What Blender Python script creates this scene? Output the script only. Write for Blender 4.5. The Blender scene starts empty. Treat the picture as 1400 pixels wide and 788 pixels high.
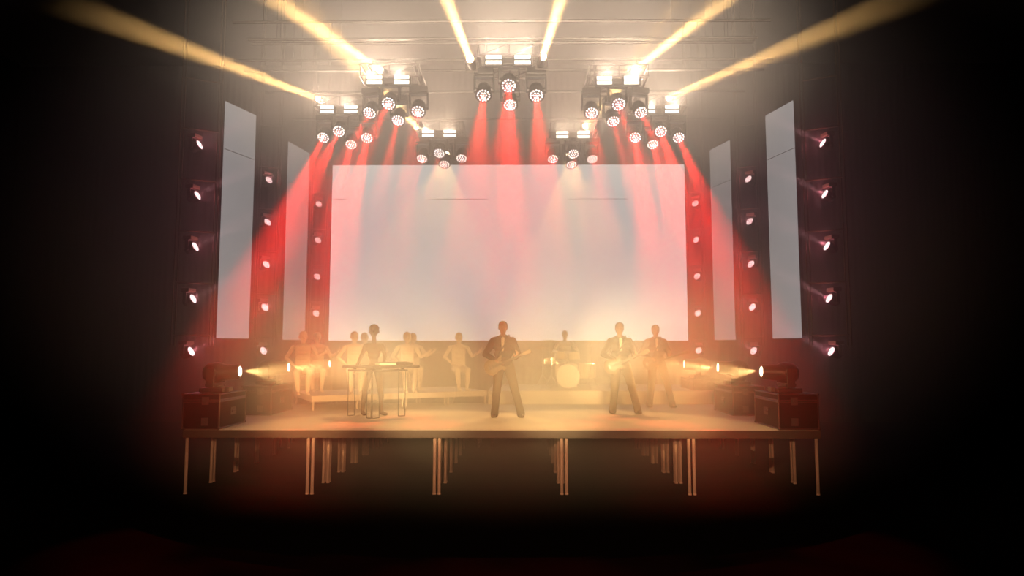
import bpy, bmesh, math, random
from mathutils import Vector, Matrix, Quaternion
random.seed(4)
S = bpy.context.scene
COL = S.collection
V = Vector
PI = math.pi

# ------------------------------------------------------------------ materials
MATS = {}
def mat(name, col, rough=0.5, metal=0.0, noise=0.0, nscale=20.0, bump=0.0, spec=0.5):
    if name in MATS: return MATS[name]
    m = bpy.data.materials.new(name); m.use_nodes = True
    nt = m.node_tree; b = nt.nodes['Principled BSDF']
    b.inputs['Base Color'].default_value = (*col, 1)
    b.inputs['Roughness'].default_value = rough
    b.inputs['Metallic'].default_value = metal
    b.inputs['Specular IOR Level'].default_value = spec
    if noise or bump:
        tc = nt.nodes.new('ShaderNodeTexCoord')
        n = nt.nodes.new('ShaderNodeTexNoise'); n.inputs['Scale'].default_value = nscale
        n.inputs['Detail'].default_value = 5
        nt.links.new(tc.outputs['Object'], n.inputs['Vector'])
        if noise:
            r = nt.nodes.new('ShaderNodeMapRange')
            r.inputs['To Min'].default_value = 1 - noise; r.inputs['To Max'].default_value = 1 + noise
            nt.links.new(n.outputs['Fac'], r.inputs['Value'])
            mx = nt.nodes.new('ShaderNodeVectorMath'); mx.operation = 'SCALE'
            mx.inputs[0].default_value = col
            nt.links.new(r.outputs['Result'], mx.inputs['Scale'])
            nt.links.new(mx.outputs['Vector'], b.inputs['Base Color'])
        if bump:
            bp = nt.nodes.new('ShaderNodeBump'); bp.inputs['Strength'].default_value = bump
            bp.inputs['Distance'].default_value = 0.01
            nt.links.new(n.outputs['Fac'], bp.inputs['Height'])
            nt.links.new(bp.outputs['Normal'], b.inputs['Normal'])
    MATS[name] = m
    return m

def emit(name, col, strength, sample=False):
    if name in MATS: return MATS[name]
    m = bpy.data.materials.new(name); m.use_nodes = True
    nt = m.node_tree; nt.nodes.clear()
    e = nt.nodes.new('ShaderNodeEmission'); o = nt.nodes.new('ShaderNodeOutputMaterial')
    e.inputs['Color'].default_value = (*col, 1); e.inputs['Strength'].default_value = strength
    nt.links.new(e.outputs[0], o.inputs['Surface'])
    m.cycles.emission_sampling = 'AUTO' if sample else 'NONE'
    MATS[name] = m
    return m

def curtain_mat():
    m = mat('wall_drape', (0.004, 0.0032, 0.0026), 0.95, spec=0.0)
    nt = m.node_tree; b = nt.nodes['Principled BSDF']
    tc = nt.nodes.new('ShaderNodeTexCoord'); w = nt.nodes.new('ShaderNodeTexWave')
    w.bands_direction = 'X'; w.inputs['Scale'].default_value = 1.6; w.inputs['Distortion'].default_value = 1.5
    bp = nt.nodes.new('ShaderNodeBump'); bp.inputs['Strength'].default_value = 0.25
    bp.inputs['Distance'].default_value = 0.05
    nt.links.new(tc.outputs['Object'], w.inputs['Vector'])
    nt.links.new(w.outputs['Fac'], bp.inputs['Height']); nt.links.new(bp.outputs['Normal'], b.inputs['Normal'])
    return m

BLACK = mat('black_housing', (0.022, 0.020, 0.020), 0.42, noise=0.2, nscale=30)
GREYP = mat('grey_fixture_paint', (0.10, 0.09, 0.085), 0.4, noise=0.15)
ALU = mat('aluminium_tube', (0.10, 0.085, 0.08), 0.5, 0.1, noise=0.1)
PIPE = mat('grey_pipe', (0.035, 0.03, 0.027), 0.45, 0.3, noise=0.1)
LADD = mat('bronze_grey_truss', (0.06, 0.038, 0.02), 0.5, 0.2, noise=0.15)
DECK = mat('stage_deck_plywood', (0.62, 0.56, 0.47), 0.6, noise=0.06, nscale=3, bump=0.05)
DEDGE = mat('stage_deck_edge', (0.055, 0.035, 0.028), 0.55, noise=0.1)
RISER = mat('riser_deck_plywood', (0.58, 0.52, 0.44), 0.6, noise=0.06, nscale=3)
LEG = mat('platform_leg_steel', (0.48, 0.33, 0.29), 0.8, 0.0, noise=0.1)
CASE = mat('flight_case_laminate', (0.012, 0.007, 0.007), 0.45, noise=0.15, nscale=8, spec=0.1)
CASEE = mat('flight_case_extrusion', (0.10, 0.055, 0.055), 0.4, 0.5)
LATCH = mat('recessed_latch_plate', (0.09, 0.06, 0.065), 0.5, 0.3)
CREAM = mat('mannequin_cream', (0.74, 0.66, 0.54), 0.55, noise=0.05, nscale=6)
DJM = mat('mannequin_tan', (0.07, 0.035, 0.017), 0.5, noise=0.08, nscale=6, spec=0.1)
SKIN = mat('skin', (0.30, 0.16, 0.10), 0.5, noise=0.05)
HAIR = mat('dark_hair', (0.025, 0.016, 0.012), 0.7, noise=0.3, nscale=60, bump=0.4)
JACK = mat('dark_jacket_cloth', (0.030, 0.022, 0.017), 0.8, noise=0.15, nscale=12, bump=0.3, spec=0.1)
TROU = mat('dark_trouser_cloth', (0.085, 0.065, 0.05), 0.8, noise=0.15, nscale=12, bump=0.3, spec=0.1)
SHOE = mat('shoe_leather', (0.10, 0.065, 0.045), 0.35, noise=0.1)
SOLE = mat('pale_shoe_sole', (0.6, 0.55, 0.45), 0.6)
TIE = mat('pale_necktie', (0.45, 0.38, 0.28), 0.6)
SHIRT = mat('white_shirt', (0.5, 0.46, 0.40), 0.7)
GUIT = mat('sunburst_guitar', (0.10, 0.05, 0.022), 0.45, noise=0.35, nscale=4, spec=0.1)
GUITP = mat('pearl_pickguard', (0.15, 0.12, 0.09), 0.3)
MAPLE = mat('maple_neck', (0.14, 0.09, 0.05), 0.35, noise=0.1)
CHROME = mat('chrome', (0.8, 0.8, 0.8), 0.15, 1.0)
TABLE = mat('dark_table_wood', (0.03, 0.017, 0.01), 0.5, noise=0.25, nscale=14, spec=0.1)
WIRE = mat('dark_steel_rod', (0.012, 0.008, 0.006), 0.6, 0.0, spec=0.1)
WHITEP = mat('pale_mixer_panel', (0.65, 0.6, 0.5), 0.4)
DRUM = mat('drum_shell_wrap', (0.45, 0.36, 0.24), 0.3, noise=0.1)
DHEAD = mat('drum_head_skin', (0.72, 0.68, 0.6), 0.5)
CYMB = mat('bronze_cymbal', (0.75, 0.55, 0.25), 0.25, 1.0)
SCREEN = emit('led_screen_grey', (0.86, 0.94, 1.0), 1.38, True)
SCREEN2 = emit('led_side_screen_grey', (0.98, 0.97, 1.0), 0.42, True)
SEAM = mat('panel_seam_dark', (0.12, 0.11, 0.11), 0.6)
LED = emit('led_white_hot', (1.0, 0.88, 0.86), 11)
LEDP = emit('led_white_pink', (1.0, 0.80, 0.82), 10)
BLIND = emit('blinder_lamp_glow', (1.0, 0.95, 0.84), 3.0)
AMBERL = emit('warm_beam_lens', (1.0, 0.85, 0.55), 9)
CAN = emit('top_beam_lens', (1.0, 0.88, 0.6), 5)

# ------------------------------------------------------------------ mesh builder
def frame_z(d):
    d = V(d).normalized()
    up = V((0, 0, 1)) if abs(d.z) < 0.95 else V((0, 1, 0))
    x = up.cross(d).normalized(); y = d.cross(x)
    return Matrix((x, y, d)).transposed()
def TRS(loc, R=None):
    M = Matrix.Translation(V(loc))
    return M @ R.to_4x4() if R is not None else M
def Rz(a): return Matrix.Rotation(a, 3, 'Z')

class MB:
    def __init__(s): s.v = []; s.f = []; s.m = []
    def add(s, vs, fs, M=None, mi=0):
        k = len(s.v)
        s.v += [tuple(M @ V(p)) if M is not None else tuple(p) for p in vs]
        s.f += [tuple(i + k for i in f) for f in fs]; s.m += [mi] * len(fs)
        return s
    def box(s, c, sz, M=None, mi=0):
        x, y, z = [q / 2 for q in sz]; cx, cy, cz = c
        vs = [(cx + a * x, cy + b * y, cz + d * z) for d in (-1, 1) for b in (-1, 1) for a in (-1, 1)]
        fs = [(0, 2, 3, 1), (4, 5, 7, 6), (0, 1, 5, 4), (2, 6, 7, 3), (0, 4, 6, 2), (1, 3, 7, 5)]
        return s.add(vs, fs, M, mi)
    def tube(s, a, b, r1, r2=None, n=12, mi=0):
        r2 = r1 if r2 is None else r2
        a = V(a); b = V(b)
        if (b - a).length < 1e-6: return s
        R = frame_z(b - a); vs = []
        for p, r in ((a, r1), (b, r2)):
            for i in range(n):
                t = 2 * PI * i / n
                vs.append(p + R @ V((r * math.cos(t), r * math.sin(t), 0)))
        fs = [(i, (i + 1) % n, n + (i + 1) % n, n + i) for i in range(n)]
        fs += [tuple(range(n - 1, -1, -1)), tuple(range(n, 2 * n))]
        return s.add(vs, fs, None, mi)
    def lathe(s, prof, M=None, n=20, mi=0):
        vs = []; fs = []
        for r, z in prof:
            for i in range(n):
                t = 2 * PI * i / n; vs.append((r * math.cos(t), r * math.sin(t), z))
        for k in range(len(prof) - 1):
            for i in range(n):
                j = (i + 1) % n
                fs.append((k * n + i, k * n + j, (k + 1) * n + j, (k + 1) * n + i))
        fs.append(tuple(range(n - 1, -1, -1))); fs.append(tuple(range((len(prof) - 1) * n, len(prof) * n)))
        return s.add(vs, fs, M, mi)
    def ball(s, c, r, R=None, n=12, mi=0):
        r = (r, r, r) if not hasattr(r, '__len__') else r
        c = V(c); vs = []; fs = []; h = n // 2 + 1
        for k in range(1, h):
            p = PI * k / h
            for i in range(n):
                t = 2 * PI * i / n
                q = V((r[0] * math.sin(p) * math.cos(t), r[1] * math.sin(p) * math.sin(t), r[2] * math.cos(p)))
                vs.append(c + (R @ q if R is not None else q))
        for z in (r[2], -r[2]):
            q = V((0, 0, z)); vs.append(c + (R @ q if R is not None else q))
        T, B = len(vs) - 2, len(vs) - 1
        for k in range(h - 2):
            for i in range(n):
                j = (i + 1) % n; fs.append((k * n + i, (k + 1) * n + i, (k + 1) * n + j, k * n + j))
        for i in range(n):
            j = (i + 1) % n; fs.append((T, i, j)); fs.append((B, (h - 2) * n + j, (h - 2) * n + i))
        return s.add(vs, fs, None, mi)
    def caps(s, a, b, r1, r2=None, n=12):
        r2 = r1 if r2 is None else r2
        s.tube(a, b, r1, r2, n); s.ball(a, r1, None, n); s.ball(b, r2, None, n); return s
    def prism(s, pts, t, M=None, mi=0):
        n = len(pts)
        vs = [(x, y, -t / 2) for x, y in pts] + [(x, y, t / 2) for x, y in pts]
        fs = [tuple(range(n - 1, -1, -1)), tuple(range(n, 2 * n))]
        fs += [(i, (i + 1) % n, n + (i + 1) % n, n + i) for i in range(n)]
        return s.add(vs, fs, M, mi)
    def mesh(s, name, mats, org=(0, 0, 0), smooth=False):
        me = bpy.data.meshes.new(name)
        o = V(org)
        me.from_pydata([tuple(V(p) - o) for p in s.v], [], s.f)
        for m in (mats if isinstance(mats, (list, tuple)) else [mats]): me.materials.append(m)
        me.polygons.foreach_set('material_index', s.m)
        if smooth: me.polygons.foreach_set('use_smooth', [True] * len(s.f))
        me.update()
        return me
    def build(s, name, mats, parent=None, bevel=0, smooth=False, org=None):
        if org is None: org = world_of(parent) if parent else (0, 0, 0)
        ob = bpy.data.objects.new(name, s.mesh(name, mats, org, smooth)); COL.objects.link(ob)
        if parent: ob.parent = parent
        else: ob.location = org
        if bevel:
            b = ob.modifiers.new('bevel', 'BEVEL'); b.width = bevel; b.segments = 2; b.limit_method = 'ANGLE'
        if smooth:
            try:
                me = ob.data; me.set_sharp_from_angle(angle=math.radians(38))
            except Exception: pass
        return ob

def world_of(o):
    p = V((0, 0, 0))
    while o is not None:
        p = p + o.location; o = o.parent
    return p

def tag(o, label=None, cat=None, group=None, kind=None):
    if label: o['label'] = label
    if cat: o['category'] = cat
    if group: o['group'] = group
    if kind: o['kind'] = kind
    return o
def thing(name, label, cat, loc, group=None):
    o = bpy.data.objects.new(name, None); COL.objects.link(o); o.location = V(loc)
    o.empty_display_size = 0.1
    return tag(o, label, cat, group)

def organic(mb, name, m, parent, voxel=0.010, sm=4, shared=None):
    """fuse overlapping closed shapes into one continuous skin"""
    if shared is None:
        tmp = bpy.data.objects.new('tmp', mb.mesh('tmp', m)); COL.objects.link(tmp)
        r = tmp.modifiers.new('r', 'REMESH'); r.mode = 'VOXEL'; r.voxel_size = voxel; r.use_smooth_shade = True
        q = tmp.modifiers.new('s', 'SMOOTH'); q.factor = 0.5; q.iterations = sm
        bpy.context.view_layer.update()
        dg = bpy.context.evaluated_depsgraph_get()
        shared = bpy.data.meshes.new_from_object(tmp.evaluated_get(dg)); shared.name = name
        if not shared.materials: shared.materials.append(m)
        bpy.data.objects.remove(tmp, do_unlink=True)
    ob = bpy.data.objects.new(name, shared); COL.objects.link(ob)
    if parent: ob.parent = parent
    return ob

def copy_tree(o, parent=None):
    c = o.copy(); COL.objects.link(c)
    if parent: c.parent = parent
    for ch in list(o.children): copy_tree(ch, c)
    return c

# ------------------------------------------------------------------ lights
def spot(name, loc, d, watts, col, deg, blend=0.4, r=0.08, parent=None):
    L = bpy.data.lights.new(name, 'SPOT'); L.energy = watts; L.color = col
    L.spot_size = math.radians(deg); L.spot_blend = blend; L.shadow_soft_size = r
    L.use_soft_falloff = False
    o = bpy.data.objects.new(name, L); COL.objects.link(o)
    o.rotation_mode = 'QUATERNION'; o.rotation_quaternion = V(d).to_track_quat('-Z', 'Y')
    if parent: o.parent = parent; o.location = V(loc) - world_of(parent)
    else: o.location = loc
    return o
def disc_light(name, loc, d, watts, col, spread, r=0.10, parent=None):
    L = bpy.data.lights.new(name, 'AREA'); L.shape = 'DISK'; L.size = 2 * r; L.energy = watts; L.color = col
    L.spread = math.radians(spread)
    o = bpy.data.objects.new(name, L); COL.objects.link(o)
    o.rotation_mode = 'QUATERNION'; o.rotation_quaternion = V(d).to_track_quat('-Z', 'Y')
    if parent: o.parent = parent; o.location = V(loc) - world_of(parent)
    else: o.location = loc
    return o
def point(name, loc, watts, col, r=0.05, parent=None):
    L = bpy.data.lights.new(name, 'POINT'); L.energy = watts; L.color = col; L.shadow_soft_size = r
    L.use_soft_falloff = False
    o = bpy.data.objects.new(name, L); COL.objects.link(o)
    if parent: o.parent = parent; o.location = V(loc) - world_of(parent)
    else: o.location = loc
    return o

# light levels
P_RED, P_BLIND, P_TOP, P_TOWER, P_FLOOR, P_KEY, P_GLOW_ADD, P_HAZE_ADD = 9500, 280, 90000, 200, 900, 2600, 33000, 34000
DENS = 0.09; ABS = 0.07
RED = (1.0, 0.014, 0.010); WARM = (1.0, 0.77, 0.57); AMB = (1.0, 0.60, 0.20); GOLD = (1.0, 0.57, 0.18)
PINK = (1.0, 0.42, 0.48)
#LEVELS

# ------------------------------------------------------------------ room shell
def struct(name, mb, m): return tag(mb.build(name, m), kind='structure')
X0, X1, Y0, Y1, ZC = -16, 16, -17, 11, 11.5
FLOORM = mat('black_hall_floor', (0.0015, 0.0013, 0.0013), 0.9, noise=0.3, nscale=2, spec=0.0)
CEILM = mat('ceiling_dark_brown', (0.005, 0.0038, 0.003), 0.9, noise=0.1, nscale=2)
DR = curtain_mat()
struct('floor', MB().box(((X0 + X1) / 2, (Y0 + Y1) / 2, -0.1), (X1 - X0 + .4, Y1 - Y0 + .4, 0.2)), FLOORM)
struct('ceiling', MB().box(((X0 + X1) / 2, (Y0 + Y1) / 2, ZC + .1), (X1 - X0 + .4, Y1 - Y0 + .4, 0.2)), CEILM)
struct('wall_back', MB().box((0, Y1 + .1, ZC / 2), (X1 - X0 + .4, 0.2, ZC)), DR)
struct('wall_front', MB().box((0, Y0 - .1, ZC / 2), (X1 - X0 + .4, 0.2, ZC)), DR)
struct('wall_left', MB().box((X0 - .1, (Y0 + Y1) / 2, ZC / 2), (0.2, Y1 - Y0, ZC)), DR)
struct('wall_right', MB().box((X1 + .1, (Y0 + Y1) / 2, ZC / 2), (0.2, Y1 - Y0, ZC)), DR)

# ------------------------------------------------------------------ stage
SY = 0.36
st = thing('stage_platform', 'wide pale main stage platform on steel legs under the performers', 'stage', (0, SY + 2.5, 0))
MB().box((0, SY + 2.5, 0.985), (10, 5, 0.03)).build('deck_top', DECK, st)
e = MB()
e.box((0, SY - 0.008, 0.940), (10.02, 0.016, 0.118)); e.box((0, SY + 0.03, 0.925), (10, 0.04, 0.09)); e.box((0, SY + 4.98, 0.925), (10, 0.04, 0.09))
e.box((-4.98, SY + 2.5, 0.925), (0.04, 4.92, 0.09)); e.box((4.98, SY + 2.5, 0.925), (0.04, 4.92, 0.09))
for k in range(1, 5): e.box((-5 + 2 * k, SY + 2.5, 0.925), (0.06, 4.92, 0.09)); 
for k in range(1, 5): e.box((0, SY + k, 0.92), (9.92, 0.06, 0.08))
e.build('deck_edge', DEDGE, st)
legmesh = MB().tube((0, 0, 0.0), (0, 0, 0.89), 0.026, n=12).tube((0, 0, 0), (0, 0, 0.02), 0.030, n=12).mesh('leg', LEG, smooth=True)
for i in range(5):
    for j in range(5):
        for sx in (0, 1):
            for sy in (0, 1):
                o = bpy.data.objects.new('leg', legmesh); COL.objects.link(o); o.parent = st
                o.location = (-5 + 2 * i + (0.038 if not sx else 1.962), -2.5 + j + (0.05 if not sy else 0.95), 0)

def small_stage(name, label, cat, x0, x1, y0, y1, z, face=True):
    t = thing(name, label, cat, ((x0 + x1) / 2, (y0 + y1) / 2, 0))
    MB().box(((x0 + x1) / 2, (y0 + y1) / 2, z - .015), (x1 - x0, y1 - y0, .03)).build('deck_top', RISER, t)
    w = MB(); h = 0.29 if face else 0.09
    w.box(((x0 + x1) / 2, y0 + .02, z - .03 - h / 2), (x1 - x0, .04, h)); w.box(((x0 + x1) / 2, y1 - .02, z - .03 - h / 2), (x1 - x0, .04, h))
    for x in (x0, x1): w.box((x + (.02 if x == x0 else -.02), (y0 + y1) / 2, z - .03 - h / 2), (.04, y1 - y0 - .08, h))
    w.build('fascia' if face else 'deck_edge', DEDGE if not face else RISER, t)
    nx = int(round((x1 - x0) / 2)); ny = int(round(y1 - y0)); top = z - .03
    lm = MB().tube((0, 0, 0), (0, 0, top), 0.026, n=10).mesh('leg', LEG, smooth=True)
    for i in range(nx + 1):
        for j in range(ny + 1):
            for dx in ((.075,) if i == 0 else (-.075,) if i == nx else (-.04, .04)):
                o = bpy.data.objects.new('leg', lm); COL.objects.link(o); o.parent = t
                yy = y0 + (y1 - y0) * j / ny + (.08 if j == 0 else -.08 if j == ny else 0)
                o.location = (x0 + (x1 - x0) * i / nx + dx - (x0 + x1) / 2, yy - (y0 + y1) / 2, 0)
    return t
small_stage('drum_riser', 'raised rear riser with pale fascia behind the guitarists', 'riser', -0.41, 5.0, 5.40, 8.20, 1.30)
small_stage('rear_platform', 'low dark rear platform behind the choir riser', 'platform', -5.3, -0.56, 5.40, 8.20, 0.80, False)

# choir riser: four 1 m wide decks, 2 m deep, turned towards stage centre
A0 = V((-3.97, 3.63, 0)); UX = V((3.50, 1.86, 0)).normalized(); UY = V((-UX.y, UX.x, 0))
t = thing('choir_riser', 'long pale low riser on short legs under the seated mannequins', 'riser', A0 + UX * 2 + UY)
R3 = Matrix((UX, UY, V((0, 0, 1)))).transposed()
cM = TRS(A0, R3)
MB().box((2, 1, 1.285), (4, 2, .03), cM).build('deck_top', RISER, t)
w = MB()
w.box((2, .02, 1.225), (4, .04, .09), cM); w.box((2, 1.98, 1.225), (4, .04, .09), cM)
w.box((.02, 1, 1.225), (.04, 1.92, .09), cM); w.box((3.98, 1, 1.225), (.04, 1.92, .09), cM)
for k in (1, 2, 3): w.box((k, 1, 1.225), (.05, 1.92, .085), cM)
w.build('deck_edge', RISER, t)
for k in range(4):
    for sx in (.04, .96):
        for sy in (.05, 1.93):
            p = cM @ V((k + sx, sy, 0))
            base = 1.0 if p.y < SY + 4.98 else 0.80
            MB().tube((p.x, p.y, base), (p.x, p.y, 1.18), .024, n=10).build('leg', RISER, t, smooth=True)

# ------------------------------------------------------------------ screens
def screen(name, label, a, b, m, z0=2.49, z1=7.48, T=.08):
    """a, b: left and right bottom corners of the lit face as seen from the hall"""
    a = V((*a, 0)); b = V((*b, 0)); u = (b - a).normalized(); n = V((u.y, -u.x, 0)); L = (b - a).length
    c = (a + b) / 2
    t = thing(name, label, 'screen', (c.x, c.y, z0))
    M = TRS(a, Matrix((u, -n, V((0, 0, 1)))).transposed())
    MB().box((L / 2, T / 2 + .004, (z0 + z1) / 2), (L, T, z1 - z0), M).build('screen_frame', BLACK, t)
    MB().box((L / 2, 0, (z0 + z1) / 2), (L - .004, .006, z1 - z0 - .004), M).build('display_surface', m, t)
    return t, M, L
t, M, L = screen('led_screen', 'huge plain grey main screen hanging at the back of the stage', (-5.0, 8.5), (5.0, 8.5), SCREEN)
for x0, x1 in ((.02, .42), (2.72, 4.45), (6.62, 8.38)):
    tag(MB().box(((x0 + x1) / 2, -.006, 6.49), (x1 - x0, .004, .012), M).build('panel_seam', SEAM, t), 'dark thin seam between screen tiles')
for nm, lab, a, b in (
    ('side_screen', 'outermost tall narrow grey screen left of stage', (-5.89, 3.41), (-5.58, 4.31)),
    ('side_screen', 'inner tall narrow grey screen left of the main screen', (-5.505, 6.23), (-5.295, 7.31)),
    ('side_screen', 'inner tall narrow grey screen right of the main screen', (5.335, 7.12), (5.58, 6.2)),
    ('side_screen', 'outermost tall narrow grey screen right of stage', (5.828, 4.43), (6.065, 3.47))):
    t, M, L = screen(nm, lab, a, b, SCREEN2)
    t['group'] = 'tall side screens'
    MB().box((L / 2, -.006, 6.46), (L - .02, .004, .010), M).build('panel_seam', SEAM, t)

# ------------------------------------------------------------------ moving heads
def lens_array(mb, M, R, mi=1, dots=((0, 1, 0), (.42, 6, 0), (.86, 13, .2)), dr=.088):
    for rr, n, ph in dots:
        for i in range(n):
            a = 2 * PI * i / n + ph
            x, y = rr * R * math.cos(a), rr * R * math.sin(a)
            prof = [(dr * R, 0), (dr * R * .8, .004), (dr * R * .4, .007)]
            mb.lathe(prof, M @ Matrix.Translation((x, y, 0)), n=8, mi=mi)

def wash_head(name, label, cat, group, lens, D, R=.118, hang=True, led=None, sc=1.0, basem=BLACK):
    lens = V(lens); D = V(D).normalized(); led = led or LED
    piv = lens - D * .17 * sc
    sg = 1 if hang else -1
    hd = V((D.x, D.y, 0)); hd = hd.normalized() if hd.length > .05 else V((0, -1, 0))
    side = V((-hd.y, hd.x, 0))
    top = piv + V((0, 0, sg * .36 * sc))
    t = thing(name, label, cat, top, group)
    F = Matrix((side, hd, V((0, 0, 1)))).transposed()
    b = MB().box((0, 0, -sg * .055 * sc), (.34 * sc, .24 * sc, .11 * sc), TRS(top, F)); b.build('base', basem, t, bevel=.012)
    y = MB()
    y.box((0, 0, -sg * .125 * sc), (.36 * sc, .11 * sc, .03 * sc), TRS(top, F))
    for q in (-1, 1):
        y.box((q * .165 * sc, 0, -sg * .25 * sc), (.03 * sc, .10 * sc, .26 * sc), TRS(top, F))
        y.tube(piv + side * q * .18 * sc, piv + side * q * .12 * sc, .05 * sc, n=14)
    y.build('yoke', BLACK, t, bevel=.006)
    H = TRS(lens, frame_z(D))
    k = R
    h = MB().lathe([(.35 * k, -.30 * sc), (.75 * k, -.285 * sc), (1.0 * k, -.24 * sc), (1.08 * k, -.16 * sc), (1.08 * k, -.10 * sc), (1.2 * k, -.06 * sc), (1.2 * k, .004), (1.08 * k, .006), (1.06 * k, -.012), (.1 * k, -.012)], H, n=24)
    h.build('head', BLACK, t, smooth=True)
    l = MB().lathe([(1.05 * k, -.010), (1.05 * k, -.004), (.05, -.004)], H, n=24)
    lens_array(l, TRS(lens, frame_z(D)) @ Matrix.Translation((0, 0, -.004)), k)
    l.build('lens', [BLACK, led], t)
    return t, top

def pipe(mb, a, b, r=.024): mb.tube(a, b, r, n=8)

# rigging pipes across the stage
ZP = 7.62
pm = [(.22, 'frontmost thin grey rigging pipe high above the stage'), (.85, 'second thin grey rigging pipe counted from the front'),
      (1.02, 'third thin grey rigging pipe just behind the second'), (1.72, 'fourth rigging pipe above the front light pods'),
      (2.2, 'fifth rigging pipe above the middle light pods'), (3.3, 'sixth rigging pipe above the outer light pods'), (5.0, 'rearmost rigging pipe above the rear light pods')]
for y, lab in pm:
    hw = 4.4 if y < 1.5 else 5
    p = MB(); pipe(p, (-hw, y, ZP), (hw, y, ZP), .026)
    for q in (-3.9, 3.9): p.tube((q, y, ZP), (q, y, ZC - .005), .005, n=5)
    o = p.build('rigging_pipe', PIPE, None, smooth=True, org=(0, y, ZP))
    tag(o, lab, 'pipe', 'rigging pipes over the stage')
hc = MB()

def pod(px, py, pname, heads, blind, beams, fan):
    """square light frame hung from the pipes: four wash heads, two blinders"""
    zf = 7.13; hx = .52; hy = .48
    t = thing('lighting_frame', 'square hanging truss frame carrying the %s light pod' % pname, 'truss', (px, py, zf), 'square frames of the light pods')
    f = MB()
    for dz in (0, .22):
        for a, b in (((-hx, -hy), (hx, -hy)), ((hx, -hy), (hx, hy)), ((hx, hy), (-hx, hy)), ((-hx, hy), (-hx, -hy))):
            pipe(f, (px + a[0], py + a[1], zf + dz), (px + b[0], py + b[1], zf + dz), .019)
    for a in ((-hx, -hy), (hx, -hy), (hx, hy), (-hx, hy), (0, -hy), (0, hy), (-hx, 0), (hx, 0)):
        pipe(f, (px + a[0], py + a[1], zf), (px + a[0], py + a[1], zf + .22), .012)
    for sx, sy, ex, ey in ((-hx, -hy, 0, -hy), (0, -hy, hx, -hy), (-hx, hy, 0, hy), (0, hy, hx, hy), (-hx, -hy, -hx, 0), (hx, -hy, hx, 0), (-hx, 0, -hx, hy), (hx, 0, hx, hy)):
        pipe(f, (px + sx, py + sy, zf), (px + ex, py + ey, zf + .22), .010)
    f.build('truss_frame', ALU, t, smooth=True)
    h = MB()
    near = min(pm, key=lambda q: abs(q[0] - py))[0]
    for q in (-.4, .4): pipe(h, (px + q, near, zf + .2), (px + q, near, ZP), .012)
    for q in (-.4, .4): pipe(h, (px + q, py - hy, zf + .22), (px + q, py + hy, zf + .22), .014)
    pipe(h, (px - .4, near, zf + .22), (px + .4, near, zf + .22), .014)
    h.build('hanger', ALU, t, smooth=True)
    for (pos, (lx, ly, lz), D) in heads:
        g, top = wash_head('wash_light', '%s of the four red wash lights under the %s light pod' % (pos, pname), 'stage light',
                           'red wash lights of the overhead pods', (lx, ly, lz), D)
        c = MB().box((top.x, top.y, (top.z + zf) / 2 + .0), (.06, .06, max(.03, zf - top.z + .03))); c.build('clamp', GREYP, g)
        L = V((lx, ly, lz)) + V(D).normalized() * .06
        spot('wash_beam', L, D, P_RED * fan[0], RED, fan[1] + 1.5, .8, .045, g)
    for (pos, bx, by, bz) in blind:
        g = thing('blinder_light', '%s two-bar white blinder on the %s light pod' % (pos, pname), 'stage light', (bx, by, bz), 'two-bar white blinders on the pods')
        b = MB().box((bx, by + .04, bz), (.31, .10, .19)); b.build('housing', BLACK, g, bevel=.01)
        br = MB()
        for q in (-.175, .175): br.box((bx + q, by + .07, bz + .03), (.02, .04, .16))
        br.box((bx, by + .07, bz + .12), (.37, .04, .02)); br.build('bracket', GREYP, g)
        for q in (-.045, .045):
            MB().box((bx, by - .014, bz + q), (.265, .012, .060)).build('lamp', BLIND, g, bevel=.004)
        spot('blinder_glow', (bx, by - .20, bz - .02), (0, -1, .35), P_BLIND, WARM, 130, 1.0, .018, g)
    for (pos, p0, p1) in beams:
        p0 = V(p0); D = (V(p1) - p0).normalized()
        g = thing('beam_light', 'cylindrical spotlight sending a yellow beam overhead, %s' % pos, 'stage light', p0, 'yellow beam lights on the pods')
        Mz = TRS(p0, frame_z(D))
        MB().lathe([(.04, -.26), (.075, -.24), (.08, -.05), (.085, 0.0), (.07, .002), (.068, -.03)], Mz, n=18).build('barrel', BLACK, g, smooth=True)
        MB().lathe([(.066, -.028), (.066, -.024), (.02, -.022)], Mz, n=18).build('lens', CAN, g)
        y = MB(); sd = V((-D.y, D.x, 0)).normalized()
        q0 = p0 - D * .12
        for q in (-1, 1): y.tube(q0 + sd * q * .095, q0 + sd * q * .095 + V((0, 0, -.16)), .012, n=8)
        y.tube(q0 + sd * .107 + V((0, 0, -.16)), q0 - sd * .107 + V((0, 0, -.16)), .012, n=8)
        y.build('yoke', GREYP, g)
        spot('overhead_beam', p0 + D * .02, D, P_TOP, GOLD, 6.2, .3, .060, g)

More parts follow.
